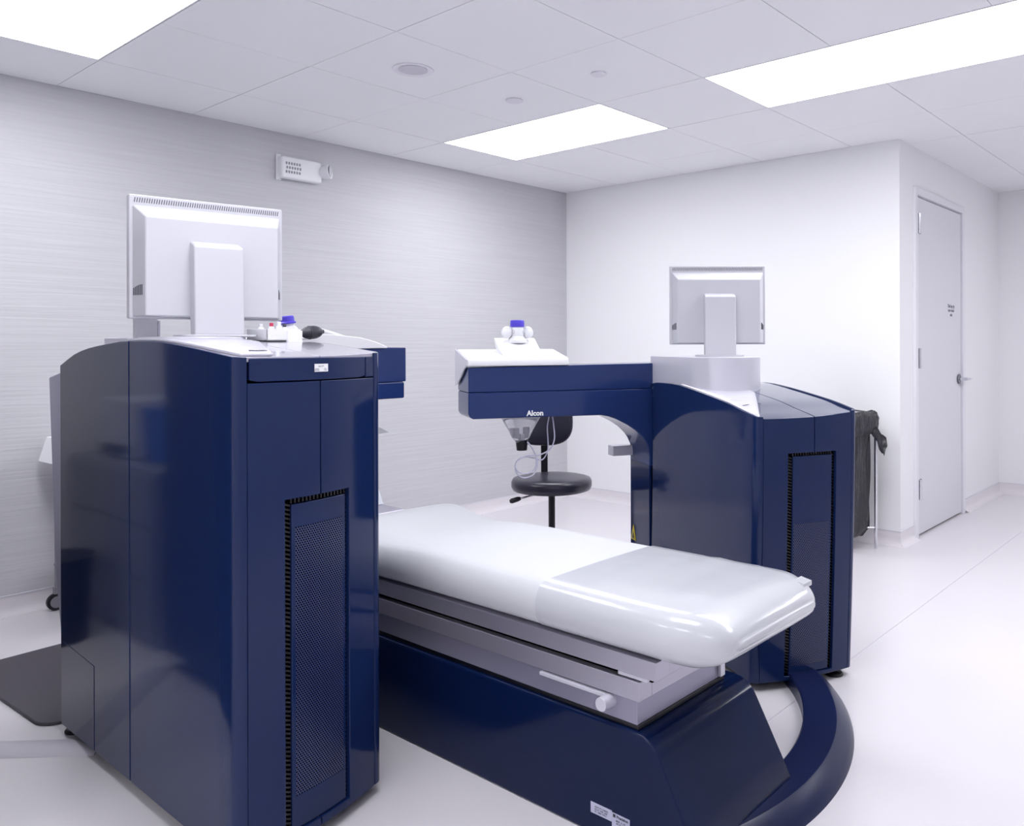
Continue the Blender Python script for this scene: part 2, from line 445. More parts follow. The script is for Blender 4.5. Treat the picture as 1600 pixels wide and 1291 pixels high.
def face_grid(name, m, parent, uf, vs_, zs, skip, off, ztop=None, thick=.014, bevel=.0022):
    """front skin over a v,z grid with cells left out; uf(v,z) gives the depth"""
    vv = sorted(set(np.round(vs_, 5))); zz = sorted(set(np.round(zs, 5)))
    idx = {}; V = []; F = []
    def vert(i, k):
        if (i, k) not in idx:
            z = zz[k]
            if ztop and k == len(zz)-1: z = ztop(uf(vv[i], z), vv[i])
            idx[(i, k)] = len(V); V.append((uf(vv[i], z), vv[i], z))
        return idx[(i, k)]
    for i in range(len(vv)-1):
        for k in range(len(zz)-1):
            c = ((vv[i]+vv[i+1])/2, (zz[k]+zz[k+1])/2)
            if skip(*c): continue
            F.append((vert(i, k), vert(i+1, k), vert(i+1, k+1), vert(i, k+1)))
    return MB().add(V, F).build(name, m, parent, local=True, solid=thick*off, bevel=bevel, smooth=not thick)
def lin(a, b, n): return [a+(b-a)*i/n for i in range(n+1)]

def machine(name, label, loc, rz, W, L, arch, uf, shear, seam_u, vent, perf, front_seam, drawer, topm, feet, z0=.03):
    T = thing(name, loc, label, 'laser machine', rz=rz)
    g = .0025
    zt = lambda u, v: arch(u, v)
    cr = .028                                        # corner radius at the front edges
    # plan of the side skins, front corner arcs included
    def corner(vedge, sgn):
        ue = uf(vedge+sgn*cr, .5)
        return [(ue-cr+cr*math.sin(a), vedge+sgn*(cr-cr*math.cos(a))) for a in lin(0, PI/2, 6)]
    arcA = corner(0, 1)          # from the side to the front
    arcB = corner(W, -1)
    sideA = chain_resample([(seam_u+g, .0), (arcA[0][0], 0)], .06)+arcA[1:]
    sideB = chain_resample([(seam_u+g, W), (arcB[0][0], W)], .06)+arcB[1:]
    panel('side_panel', 'navy', T, sideA, z0, zt, 1, shear=shear)
    panel('side_panel', 'navy', T, sideB, z0, zt, -1, shear=shear)
    panel('rear_side_panel', 'navy', T, chain_resample([(-L, 0.0), (seam_u-g, 0)], .06), z0, zt, 1)
    panel('rear_side_panel', 'navy', T, chain_resample([(-L, W), (seam_u-g, W)], .06), z0, zt, -1)
    panel('rear_panel', 'navy_mat', T, chain_resample([(-L-.004, 0.004), (-L-.004, W-.004)], .1), z0, zt, -1)
    # inner core seen through the joints
    core = MB(); 
    us = lin(-L+.012, -.115, 14); v = []; f = []
    for u in us:
        for vv, zz in ((.016, z0+.01), (.016, arch(u, .016)-.022), (W-.016, arch(u, W)-.022), (W-.016, z0+.01)): v.append((u, vv, zz))
    for j in range(len(us)-1):
        for k in range(4): f.append((j*4+k, (j+1)*4+k, (j+1)*4+(k+1) % 4, j*4+(k+1) % 4))
    f += [(3, 2, 1, 0), tuple(len(us)*4-4+k for k in range(4))]
    core.add(v, f).build('inner_frame', 'void', T, local=True)
    # front skin: two doors round the vent, a seam between them, optional drawer front above
    v0, v1, vz0, vz1 = vent
    dz = drawer[2] if drawer else None
    ue = lambda v, z: uf(v, z)+(shear(z) if shear else 0)
    fs = front_seam
    topz = 2.0
    def door(a, b, nm):
        vs_ = lin(a, b, 6)+[x for x in (v0, v1) if a < x < b]
        zs = lin(z0, vz1, 8)+[vz0, vz1]
        if drawer:
            zs += lin(vz1, dz-g, 4)
            skip = lambda v, z: v0 < v < v1 and vz0 < z < vz1
            return face_grid(nm, 'navy', T, ue, vs_, zs, skip, 1)
        zs += lin(vz1, arch(0, 0)-.02, 4)+[topz]
        skip = lambda v, z: v0 < v < v1 and vz0 < z < vz1
        return face_grid(nm, 'navy', T, ue, vs_, zs, skip, 1, ztop=lambda u, v: arch(u, v))
    door(cr+.0005, fs-g/2, 'front_panel'); door(fs+g/2, W-cr-.0005, 'front_panel')
    if drawer:
        a, b, z = drawer[0], drawer[1], drawer[2]
        # drawer front with rounded lower corners
        r = .004; top = arch(0, 0)-.004
        pts = [(a, top), (a, z+r)]+[(a+r-r*math.cos(t), z+r-r*math.sin(t)) for t in lin(0, PI/2, 5)][1:]
        pts += [(b-r+r*math.sin(t), z+r-r*math.cos(t)) for t in lin(0, PI/2, 5)]+[(b, top)]
        n = len(pts); mid = (a+b)/2
        V = []; F = []
        cols = 16
        for i in range(cols+1):
            vv = a+(b-a)*i/cols
            d = min(vv-a, b-vv); zb = z if d >= r else z+r-math.sqrt(max(0, r*r-(r-d)**2))
            V += [(ue(vv, zb)+.001, vv, zb), (ue(vv, top)+.001, vv, top)]
        for i in range(cols): F.append((2*i, 2*i+2, 2*i+3, 2*i+1))
        dr = MB().add(V, F).build('drawer_front', 'navy', T, local=True, solid=.014, bevel=.002)
        for (p, q) in ((cr+.0005, a-g*1.3), (b+g*1.3, W-cr-.0005)):
            if q-p > .006: face_grid('front_corner', 'navy', T, ue, lin(p, q, 2), lin(dz, top, 2), lambda v, z: False, 1)
    # vent: recess walls with louvres, recessed perforated plate
    dp = .035
    rec = MB(); uc = lambda v, z=.4: ue(v, z)
    for k in range(8):
        za, zb = lin(vz0, vz1, 8)[k:k+2]
        rec.hull8([(ue(v0, za)-dp-.004, v0, za), (ue(v1, za)-dp-.004, v1, za), (ue(v1, za)-dp, v1, za), (ue(v0, za)-dp, v0, za)],
                  [(ue(v0, zb)-dp-.004, v0, zb), (ue(v1, zb)-dp-.004, v1, zb), (ue(v1, zb)-dp, v1, zb), (ue(v0, zb)-dp, v0, zb)])
    for vv in (v0-.003, v1):
        for k in range(8):
            za, zb = lin(vz0, vz1, 8)[k:k+2]
            rec.hull8([(ue(vv, za)-dp, vv, za), (ue(vv, za)-dp, vv+.003, za), (ue(vv, za)-.0145, vv+.003, za), (ue(vv, za)-.0145, vv, za)],
                      [(ue(vv, zb)-dp, vv, zb), (ue(vv, zb)-dp, vv+.003, zb), (ue(vv, zb)-.0145, vv+.003, zb), (ue(vv, zb)-.0145, vv, zb)])
    for zq in (vz0-.003, vz1):
        for k in range(6):
            va, vb = lin(v0, v1, 6)[k:k+2]
            q = [(ue(va, zq)-dp, va), (ue(vb, zq)-dp, vb), (ue(vb, zq)-.0145, vb), (ue(va, zq)-.0145, va)]
            rec.hull8([(a, b, zq) for a, b in q], [(a, b, zq+.003) for a, b in q])
    vo = rec.build('vent', 'void', T, local=True)
    p0, p1, pz0, pz1 = perf[:4]
    pl = face_grid('vent_cover', 'navy', vo, lambda v, z: ue(v, z)-.007, lin(p0, p1, 6)+[perf[6], perf[7]], [pz0]+lin(perf[4], perf[5], 8)+[pz1],
                   lambda v, z: perf[6] < v < perf[7] and perf[4] < z < perf[5], 1, thick=.01)
    face_grid('perforated_sheet', 'perf', vo, lambda v, z: ue(v, z)-.0075, lin(perf[6]-.001, perf[7]+.001, 6), lin(perf[4]-.001, perf[5]+.001, 8),
              lambda v, z: False, 1, thick=0, bevel=0)
    lo = MB(); pitch = .0105
    for (a, b) in ((v0, p0), (p1, v1)):
        if b-a < .004: continue
        z = vz0+.01
        while z < vz1-.012:
            lo.hull8([(ue(a, z)-dp, a, z+.004), (ue(b, z)-dp, b, z-.004), (ue(b, z)-.012, b, z-.004), (ue(a, z)-.012, a, z+.004)],
                     [(ue(a, z)-dp, a, z+.0085), (ue(b, z)-dp, b, z+.0005), (ue(b, z)-.012, b, z+.0005), (ue(a, z)-.012, a, z+.0085)])
            z += pitch
    v = p0
    while v < p1:
        lo.box(ue(v, vz1)-dp, ue(v, vz1)-.012, v, v+.004, pz1+.002, vz1-.001); v += .0105
    tag(lo.build('louvres', 'black', vo, local=True), kind='stuff')
    # top skins, split along a lengthwise seam
    tops = []
    for (a, b) in ((.004, fs-g/2), (fs+g/2, W-.004)):
        V = []; F = []; vs_ = lin(a, b, 8); n = len(vs_); us = lin(0, 1, 28)
        for q in us:
            for vv in vs_:
                e = .0
                uend = uf(min(max(vv, cr), W-cr), .9)+(shear(arch(0, vv)) if shear else 0)-.003
                d = min(vv, W-vv)
                if d < cr: uend -= cr-math.sqrt(max(0, cr*cr-(cr-d)**2))
                u = -L+(uend+L)*q
                V.append((u, vv, arch(u, vv)))
        for i in range(len(us)-1):
            for k in range(n-1): F.append((i*n+k, (i+1)*n+k, (i+1)*n+k+1, i*n+k+1))
        tops.append(MB().add(V, F).build('top_panel', topm, T, local=True, solid=.012, bevel=.002))
    # levelling feet
    for (a, b) in feet:
        MB().lathe([(.034, .0), (.035, .004), (.030, .010), (.009, .014), (.009, z0+.012)], (a, b, 0), 24).build('foot', 'black', T, local=True, smooth=True)
    return T

# ---- left machine (taller, seen from its outer long side)
archL_ = smooth_fn([(-1.6, .98), (-1.11, 1.133), (-.93, 1.179), (-.69, 1.201), (-.58, 1.205), (-.36, 1.200), (-.09, 1.175), (0, 1.166), (.2, 1.15)])
archL = lambda u, v: archL_(u)
ufL = lambda v, z: .004-.075*max(0, (v-.12)/.31)**1.8
LM = machine('laser_machine', 'tall glossy navy laser machine at the left with a drawer front and side vent', (-1.78, .868, 0), 0, .43, 1.11, archL, ufL, None,
             -.58, (.118, .306, .05, .832), (.137, .298, .052, .818, .13, .762, .148, .288), .215, (.033, .367, 1.109), 'silver_top',
             [(-.2, .30), (-1.095, .040), (-1.0, .36), (-.16, .07)])
# grey rear cover that tapers to the floor
MB().prism([(-1.45, .03), (-1.125, .03), (-1.125, 1.10), (-1.42, 1.06)], .05, .40, 'y').build('tmp', 'grey_panel', LM, local=True).name = 'x'
bpy.data.objects.remove(bpy.data.objects['x'])
MB().prism([(-1.24, .03), (-1.118, .03), (-1.118, 1.128), (-1.16, 1.132), (-1.42, 1.088), (-1.36, .43), (-1.304, .226)], .06, .40, 'y').build('rear_cover', 'grey_panel', LM, local=True, bevel=.006)
# access door low on the side
MB().add([(-1.10, -.0012, .034), (-.835, -.0012, .034), (-.835, -.0012, .275), (-1.10, -.0012, .29)], [(0, 1, 2, 3)]).build('access_door', 'navy', LM, local=True, solid=.002, bevel=.0006)
# beam arm
def arm(T, ax0, ax1, prof_up, prof_lo, nm='beam_arm', m='navy_arm'):
    a = MB().prism(prof_lo, ax0, ax1, 'x').build(nm, m, T, local=True, bevel=.006)
    b = MB().prism(prof_up, ax0, ax1, 'x').build('arm_cover', m, T, local=True, bevel=.0035)
    return a, b
arm(LM, -1.07, -.87, [(.20, 1.0495), (1.112, 1.0495), (1.112, 1.183), (.20, 1.19)], [(.42, .99), (.43, .984), (1.105, .984), (1.105, 1.049), (.42, 1.049)])
hd = MB(); pr = [(.44, 1.175), (.46, 1.215), (.52, 1.228), (.66, 1.234), (.78, 1.232), (.90, 1.222), (.97, 1.205), (1.02, 1.187), (1.02, 1.181)]
hd.prism(pr, -1.13, -.862, 'x').build('hood', 'white', LM, local=True, bevel=.006)
# monitor plinth and bright trim on the top
def trim_plate(T, arch, poly, dz=.004, m='silver'):
    bm = bmesh.new(); vs_ = [bm.verts.new((p[0], p[1], 0)) for p in poly]; bm.faces.new(vs_)
    bmesh.ops.subdivide_edges(bm, edges=bm.edges, cuts=6, use_grid_fill=True)
    bmesh.ops.triangulate(bm, faces=bm.faces)
    for _ in range(2): bmesh.ops.subdivide_edges(bm, edges=bm.edges, cuts=1)
    for v in bm.verts: v.co.z = arch(v.co.x, v.co.y)+dz
    me = bpy.data.meshes.new('top_trim'); bm.to_mesh(me); bm.free(); me.materials.append(M[m])
    for p in me.polygons: p.use_smooth = True
    o = bpy.data.objects.new('top_trim', me); C.objects.link(o); o.parent = T
    md = o.modifiers.new('s', 'SOLIDIFY'); md.thickness = .006; md.offset = 0
    return o
trL = trim_plate(LM, archL, [(-.008, .02), (-.008, .095), (-.30, .215), (-.62, .26), (-.62, .01), (-.30, .01)])
def plinth(T, u0, uc, v0, v1, z0, z1, m='silver'):
    r = (v1-v0)/2; vc = (v0+v1)/2
    pts = [(uc+r*math.cos(a), vc+r*math.sin(a)) for a in lin(-PI/2, PI/2, 24)]+[(u0, v1), (u0, v0)]
    return MB().prism(pts, z0, z1, 'z').build('monitor_plinth', m, T, local=True, smooth=True, bevel=.003, ang=50)
plinth(LM, -.84, -.50, .03, .265, 1.15, 1.2155)
text('Alcon', .018, frame_m((-.055, .085, archL(-.055, .09)+.0085), (0, 1, 0), (-1, 0, .05)), 'ink', LM, bold=.0006)
# paper label on the drawer front
lb = MB().box(.0, .0008, .196, .236, 1.128, 1.147)
for i, p in enumerate(lb.v): lb.v[i] = (ufL(p[1], 1.1)+.0015+p[0], p[1], p[2])
lbo = lb.build('drawer_label', 'letter', LM, local=True)
text('Alcon', .007, frame_m((ufL(.214, 1.1)+.003, .214, 1.1395), (-.0, 1, .12), (0, -.12, 1)), 'inkgrey', lbo, depth=.0002)
for (v, z, n_) in ((.2, 1.1335, '10600'), (.2, 1.130, 'EX 203'), (.225, 1.1335, '24V'), (.225, 1.130, '7 88')):
    text(n_, .0042, frame_m((ufL(v, 1.1)+.003, v+.002, z), (0, 1, 0), (0, 0, 1)), 'inkgrey', lbo, depth=.0002)

# ---- right machine (lower, turned towards the bed, arm over the head end)
archR_ = smooth_fn([(-1.3, .98), (-1.05, 1.005), (-.84, 1.022), (-.735, 1.03), (-.553, 1.025), (-.237, .987), (-.1, .962), (.03, .938), (.2, .89)])
archR = lambda u, v: archR_(u-.07*v/.42)
ufR = lambda v, z: -.004+.022*math.sin(PI*min(1, max(0, v/.42)))
shR = lambda z: .034*(1-(1-min(z, .95)/.95)**1.6)
RM = machine('laser_machine', 'lower glossy navy laser machine at the right with a long arm reaching left', (-1.38, 2.455, 0), math.atan2(-.488, .873), .42, 1.05, archR, ufR, shR,
             -.838, (.119, .318, .045, .818), (.141, .304, .047, .806, .075, .572, .149, .296), .222, None, 'navy_top',
             [(-.035, .362), (-.97, .06), (-.97, .35), (-.12, .06)])
fil = [(.0, .705), (-.004, .738), (-.018, .768), (-.034, .79), (-.066, .82), (-.104, .845), (-.155, .871), (-.19, .884), (-.225, .891)]
arm(RM, -1.05, -.8365, [(.20, 1.0005), (.20, 1.113), (-.795, 1.101), (-.795, 1.0005)],
    [(.02, .66), (-.001, .66)]+fil+[(-.775, .893), (-.788, .900), (-.795, .915), (-.795, 1.0), (.02, 1.0)])
text('Alcon', .030, frame_m((-.8355, -.518, .900), (0, 1, 0), (0, 0, 1)), 'letter', RM, name='logo', bold=.0011)
# white hood over the arm's tip, sloping end plate
hp = [(-.828, 1.106), (-.826, 1.122), (-.832, 1.134), (-.845, 1.140), (-1.045, 1.174), (-1.062, 1.165), (-1.062, 1.106)]
def uz_prism(nm, pts, v0, v1, m, T, bevel=.003):
    return MB().prism(pts, v0, v1, 'y').build(nm, m, T, local=True, bevel=bevel)
uz_prism('hood', hp, -.80, -.372, 'white', RM, .004)
uz_prism('hood_end_plate', [(-.828, 1.108), (-.828, 1.134), (-1.06, 1.174), (-1.064, 1.02), (-1.0, 1.035), (-.93, 1.065), (-.87, 1.095)], -.806, -.8, 'silver', RM, .001)
uz_prism('hood_flap', [(-.868, 1.143), (-.874, 1.146), (-.96, 1.178), (-1.03, 1.218), (-1.045, 1.222), (-1.045, 1.21), (-1.0, 1.165)], -.640, -.462, 'white', RM, .002)
# bracket stub on the post
MB().box(-1.085, -1.02, -.098, .002, .686, .732).build('bracket', 'silver', RM, local=True, bevel=.004)
plinth(RM, -.86, -.49, .016, .318, .96, 1.142)
trim_plate(RM, archR, [(.022, .012), (.022, .02), (-.10, .09), (-.30, .20), (-.55, .24), (-.55, .008), (-.25, .008)])
text('Alcon', .014, frame_m((-.115, .052, archR(-.115, .06)+.0085), (-.45, 1, .06), (-1, -.45, -.12)), 'ink', RM, bold=.0005)
# warning triangle low on the rear side panel
wt = MB().add([(-1.045, -.0012, .30), (-.985, -.0012, .30), (-1.015, -.0012, .372)], [(0, 1, 2)]).build('warning_label', 'yellow', RM, local=True, solid=.0006)
MB().add([(-1.026, -.0026, .309), (-1.004, -.0026, .309), (-1.015, -.0026, .342)], [(0, 1, 2)]).build('warning_mark', 'ink', wt, local=True, solid=.0004)
# optics below the arm
ap = MB().lathe([(.016, .765), (.024, .785), (.038, .80), (.052, .83), (.072, .865), (.088, .892)], (-.945, -.55, 0), 28).build('beam_outlet', 'clearp', RM, local=True, smooth=True)
q = MB()
q.box(-.965, -.925, -.585, -.56, .80, .845); q.cyl((-.945, -.53, .80), (-.945, -.53, .85), .012, n=12); q.box(-.96, -.93, -.555, -.538, .79, .82)
q.build('outlet_optics', 'silver', ap, local=True, bevel=.002)
MB().cyl((-.945, -.545, .745), (-.945, -.545, .79), .022, .027, n=24).build('outlet_nozzle', 'black', ap, local=True, smooth=True)

# tubes hanging from the arm
def tubes(parent, P, r, nm):
    return MB().tube(crom(P, 8), r, 8).build(nm, 'tube', parent, local=True, smooth=True)
un = -.93
tubes(RM, [(un, -.415, .895), (un+.01, -.418, .85), (un+.01, -.408, .80), (un, -.412, .76), (un-.01, -.44, .735), (un, -.49, .725), (un+.01, -.55, .72), (un, -.588, .735), (un, -.578, .765), (un+.01, -.54, .775)][:1]+
      [(un, -.415, .895), (un+.01, -.412, .85), (un+.01, -.408, .79), (un, -.425, .745), (un-.01, -.47, .722), (un, -.53, .722), (un+.01, -.575, .70), (un+.01, -.578, .66), (un, -.545, .63), (un, -.50, .64), (un-.01, -.478, .68), (un-.01, -.49, .73), (un, -.52, .775), (un, -.545, .785)][1:], .0032, 'air_tube')
tubes(RM, [(un-.02, -.42, .895), (un-.02, -.43, .84), (un-.02, -.428, .79), (un-.015, -.43, .74), (un-.02, -.452, .700), (un-.02, -.49, .708), (un-.02, -.54, .716), (un-.02, -.57, .69), (un-.02, -.562, .655), (un-.015, -.52, .645), (un-.01, -.486, .67), (un-.01, -.484, .72)], .0028, 'air_tube')

# camera head with blue-lidded jar on the hood flap (world placed)
def from_RM(u, v, z): return RM.matrix_basis @ Vector((u, v, z))
bpy.context.view_layer.update()
jx = thing('observation_camera', from_RM(-1.02, -.543, 1.20), 'white rounded joystick head with a blue lid on top of the right machine arm', 'camera head', rz=RM.rotation_euler.z)
def jl(mb, nm, m, p=jx, **k): return mb.build(nm, m, p, local=True, **k)
jl(MB().lathe([(.040, .0), (.041, .012), (.034, .022), (.028, .03)], (0, 0, 0), 28), 'base', 'white', smooth=True)
jl(MB().lathe([(.024, .026), (.029, .036), (.028, .062), (.024, .072)], (0, 0, 0), 28), 'body', 'white', smooth=True)
jl(MB().cyl((.012, -.026, .047), (.012, .026, .047), .0115, n=16), 'hinge_barrel', 'monitor', smooth=True)
for s in (-1, 1):
    b = MB().lathe([(.003, -.026), (.014, -.023), (.022, -.013), (.025, 0), (.022, .013), (.014, .023), (.003, .026)], (.0, s*.046, .046), 22, Matrix.Rotation(.25*s, 4, 'X'))
    jl(b, 'side_lobe', 'white', smooth=True, ang=80)
    jl(MB().cyl((0, s*.060, .038), (.002, s*.068, .036), .015, .010, n=16), 'end_cap', 'silver', smooth=True)
li = jl(MB().lathe([(.030, .070), (.031, .076), (.030, .096), (.027, .099)], (0, 0, 0), 28), 'lid', 'blue_cap', smooth=True)

# ------------------------------------------------------------------ monitors
def monitor(loc, rz, label, colz):
    """origin at the foot centre; local +x is the back of the monitor"""
    T = thing('monitor', loc, label, 'monitor', rz=rz)
    w2, z0, z1 = .2015, .049, .381
    K = dict(local=True)
    bz = MB(); bz.box(-.075, -.045, -w2, w2, z0, z1); bz.build('bezel', 'monitor', T, bevel=.004, **K)
    MB().box(-.0765, -.0755, -w2+.015, w2-.015, z0+.02, z1-.015).build('screen', 'screen', T, **K)
    # back housing, bevelled all round, face proud of the frame
    a = .008; d0, d1 = -.046, .002
    iT, iS, iB = .062, .030, .006
    hb = MB()
    b0 = [(d0, -w2+a, z0+a*.6), (d0, w2-a, z0+a*.6), (d0, w2-a, z1-.027), (d0, -w2+a, z1-.027)]
    b1 = [(d1, -w2+iS, z0+iB), (d1, w2-iS, z0+iB), (d1, w2-iS, z1-iT), (d1, -w2+iS, z1-iT)]
    hb.hull8(b0, b1)
    ho = hb.build('back_housing', 'monitor', T, bevel=.004, seg=3, **K)
    # row of slanting slots along the top rim
    sl = MB(); n = 64
    for i in range(n):
        y = -w2+.014+(2*w2-.028)*i/(n-1)
        sl.hull8([(-.0455, y-.0022, z1-.021), (-.0455, y-.0001, z1-.021), (-.0443, y-.0001, z1-.021), (-.0443, y-.0022, z1-.021)],
                 [(-.0455, y+.0001, z1-.008), (-.0455, y+.0022, z1-.008), (-.0443, y+.0022, z1-.008), (-.0443, y+.0001, z1-.008)])
    tag(sl.build('vent_slots', 'monitor_dark', ho, **K), kind='stuff')
    sl = MB()
    for s in (-1, 1):
        for i in range(6):
            t = .12+.12*i
            x = d0+(d1-d0)*t; y = s*(w2-a+(iS-a)*-t)
            nx, ny = .42, s*.9
            zb, zt = z0+.062, z0+.078+.012*math.sin(t*2.2)
            q = [(x-.0016*ny*s, y+.0016*nx*s), (x+.0016*ny*s, y-.0016*nx*s)]
            sl.hull8([(q[0][0]-nx*.001, q[0][1]-ny*.001, zb), (q[1][0]-nx*.001, q[1][1]-ny*.001, zb), (q[1][0]+nx*.0008, q[1][1]+ny*.0008, zb), (q[0][0]+nx*.0008, q[0][1]+ny*.0008, zb)],
                     [(q[0][0]-nx*.001, q[0][1]-ny*.001, zt), (q[1][0]-nx*.001, q[1][1]-ny*.001, zt), (q[1][0]+nx*.0008, q[1][1]+ny*.0008, zt), (q[0][0]+nx*.0008, q[0][1]+ny*.0008, zt)])
    tag(sl.build('speaker_slots', 'monitor_dark', ho, **K), kind='stuff')
    # column with slanting head
    c = MB(); cw = .064
    c.prism([(-.0, .004), (.048, .004), (.040, .245), (.034, colz-.012), (-.002, colz), (-.002, .06)], -cw, cw, 'y')
    c.build('stand_column', 'monitor', T, bevel=.005, seg=3, **K)
    MB().prism(rrect(-.07, .075, -.098, .098, .04), 0, .006, 'z').build('stand_base', 'monitor', T, bevel=.002, **K)
    return T
monitor((-2.274, 1.057, 1.216), math.radians(-9), 'large pale grey monitor seen from behind on the left machine', .262)
monitor((-1.787, 2.915, 1.1425), math.atan2(-.773, .634), 'smaller-looking pale grey monitor seen from behind on the right machine plinth', .262)

# lower tray plate beneath the left monitor's near side
kb = thing('keyboard_tray', (-2.44, .98, 1.2), 'pale upright keyboard tray below the left edge of the left monitor', 'keyboard tray')
box('tray_plate', 'monitor', -2.40, -2.385, .892, .952, 1.20, 1.268, kb, bevel=.003)
box('tray_bar', 'silver', -2.40, -2.385, .9525, .958, 1.20, 1.262, kb, bevel=.001)

# ------------------------------------------------------------------ things on the left machine
# white caddy with small bottles
cz = 1.2165
cd = thing('supply_caddy', (-2.20, 1.19, cz), 'small white plastic caddy tray of bottles behind the left machine drawer', 'tray')
cbx = MB(); x0, x1, y0, y1 = -2.30, -2.185, 1.160, 1.262
zc = cz-.012
for a in ((x0, x1, y0, y1, zc, zc+.004), (x0, x1, y0, y0+.003, zc, zc+.034), (x0, x1, y1-.003, y1, zc, zc+.034), (x0, x0+.003, y0, y1, zc, zc+.034), (x1-.003, x1, y0, y1, zc, zc+.034)):
    cbx.box(*a)
cbx.build('tray', 'white', cd, bevel=.001)
box('paper_flap', 'paper', -2.205, -2.175, 1.218, 1.262, zc-.006, zc+.030, cd, bevel=.001)
def bottle(x, y, z, r, h, capm, label, bm_='white', capr=.6, caph=.25):
    T = thing('bottle', (x, y, z), label, 'bottle')
    MB().lathe([(r*.9, 0), (r, .003), (r, h*.68), (r*.85, h*.76), (r*capr*.8, h*.8)], (x, y, z), 20).build('body', bm_, T, smooth=True)
    MB().lathe([(r*capr, h*.79), (r*capr, h*.97), (r*capr*.8, h)], (x, y, z), 18).build('cap', capm, T, smooth=True)
    return T
bottle(-2.25, 1.176, zc+.005, .009, .045, 'white', 'tiny white bottle at the monitor end of the white caddy')
bottle(-2.25, 1.208, zc+.005, .009, .048, 'red', 'tiny bottle with a red cap in the white caddy')
bottle(-2.24, 1.226, zc+.005, .009, .052, 'foam', 'tiny cream bottle with a pale cap in the white caddy')
bottle(-2.24, 1.243, zc+.005, .008, .046, 'ink', 'tiny bottle with a dark cap at the arm end of the white caddy')
# blue capped bottle
bb = thing('bottle', (-2.44, 1.36, 1.19), 'white wash bottle with a wide blue cap behind the black rubber bulb', 'bottle')
tilt = Matrix.Rotation(math.radians(7), 4, 'X')
bc = (-2.44, 1.37, 1.19)
MB().lathe([(.030, 0), (.034, .004), (.034, .045), (.030, .058), (.021, .066), (.021, .076)], bc, 28, tilt).build('body', 'white', bb, smooth=True)
MB().lathe([(.028, .072), (.029, .076), (.0245, .080), (.0235, .094), (.021, .097)], bc, 28, tilt).build('cap', 'blue_cap', bb, smooth=True)
# black blower bulb lying down
rb = thing('rubber_bulb', (-2.25, 1.335, 1.215), 'black rubber blower bulb lying beside the blue-capped bottle', 'blower bulb')
P0 = Vector((-2.27, 1.285, 1.226)); dv = Vector((.06, 1, .09)).normalized()
prof = [(.002, 0), (.006, .004), (.0065, .022), (.0095, .028), (.017, .040), (.0205, .054), (.020, .070), (.016, .084), (.010, .092), (.006, .094), (.006, .099), (.002, .100)]
RMx = dv.to_track_quat('Z', 'Y').to_matrix().to_4x4()
MB().lathe(prof, P0, 24, RMx).build('bulb', 'rubber', rb, smooth=True, ang=80)
for k in (0, 1, 2):
    zz = .052+.012*k; rr = .0212-.0012*k
    MB().lathe([(rr-.001, zz-.0015), (rr, zz), (rr-.001, zz+.0015)], P0, 24, RMx).build('rib', 'rubber', rb, smooth=True)
# pale tubes running from the tray over the arm hood
hs = thing('hose', (-2.35, 1.5, 1.2), 'two white hoses running from the caddy down over the left machine arm', 'hose')
for k, (dx, dzz) in enumerate(((0, 0), (-.03, .006))):
    MB().tube(crom([(-2.28+dx, 1.27, 1.211+dzz), (-2.32+dx, 1.37, 1.215+dzz), (-2.42+dx, 1.46, 1.232+dzz), (-2.60+dx, 1.56, 1.249+dzz), (-2.70+dx, 1.68, 1.240+dzz), (-2.73+dx, 1.80, 1.212+dzz)], 6), .005, 8).build('hose_line', 'white', hs, smooth=True)
box('hose_clip', 'silver', -2.30, -2.27, 1.262, 1.30, 1.206, 1.219, hs, bevel=.001)

# ------------------------------------------------------------------ patient bed
B = thing('patient_bed', (-1.75, 1.73, 0), 'patient bed with white padded top and navy base between the two machines', 'bed')
Y0, Y1 = 1.508, 1.962
# navy base: side profile extruded across
bp = [(-2.62, .0), (-.963, .0), (-.966, .02), (-1.085, .238), (-1.097, .258), (-1.112, .272), (-1.132, .281), (-1.16, .285), (-2.5, .285), (-2.56, .25)]
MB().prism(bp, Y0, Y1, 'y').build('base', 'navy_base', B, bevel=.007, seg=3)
MB().add([(-1.0895, 1.7235, .2345), (-1.0895, 1.7265, .2345), (-.9695, 1.7265, .018), (-.9695, 1.7235, .018)], [(0, 1, 2, 3)]).build('base_joint', 'black', B, solid=.0008)
box('gasket', 'black', -2.5, -1.155, Y0+.012, 1.905, .285, .297, B, bevel=.002)
MB().hull8([(-2.5, Y0+.012, .296), (-1.158, Y0+.012, .296), (-1.158, 1.885, .296), (-2.5, 1.885, .296)],
           [(-2.5, Y0+.012, .357), (-1.158, Y0+.012, .357), (-1.158, 1.885, .357), (-2.5, 1.885, .357)]).build('skirt', 'grey_panel', B, bevel=.002)
box('lower_rail', 'alu', -2.52, -1.143, Y0, Y0+.05, .358, .404, B, bevel=.0015)
box('cross_member', 'alu', -1.180, -1.1431, Y0+.0503, 1.902, .358, .407, B, bevel=.0015)
box('rail_gap', 'void', -2.51, -1.12, Y0+.02, 1.88, .404, .425, B)
up = MB().box(-2.52, -1.094, Y0-.002, Y0+.05, .419, .462); up.build('upper_rail', 'alu', B, bevel=.0015)
box('rail_lip', 'alu', -2.52, -1.22, Y0+.006, Y0+.02, .415, .4185, B, bevel=.001)
box('slide_block', 'silver', -1.21, -1.125, Y0+.004, Y0+.018, .4075, .4165, B, bevel=.001)
MB().hull8([(-1.16, Y0+.0503, .402), (-1.096, Y0+.0503, .418), (-1.096, 1.93, .418), (-1.16, 1.93, .402)],
           [(-1.16, Y0+.0503, .462), (-1.094, Y0+.0503, .462), (-1.094, 1.95, .462), (-1.16, 1.95, .462)]).build('foot_frame', 'alu', B, bevel=.002)
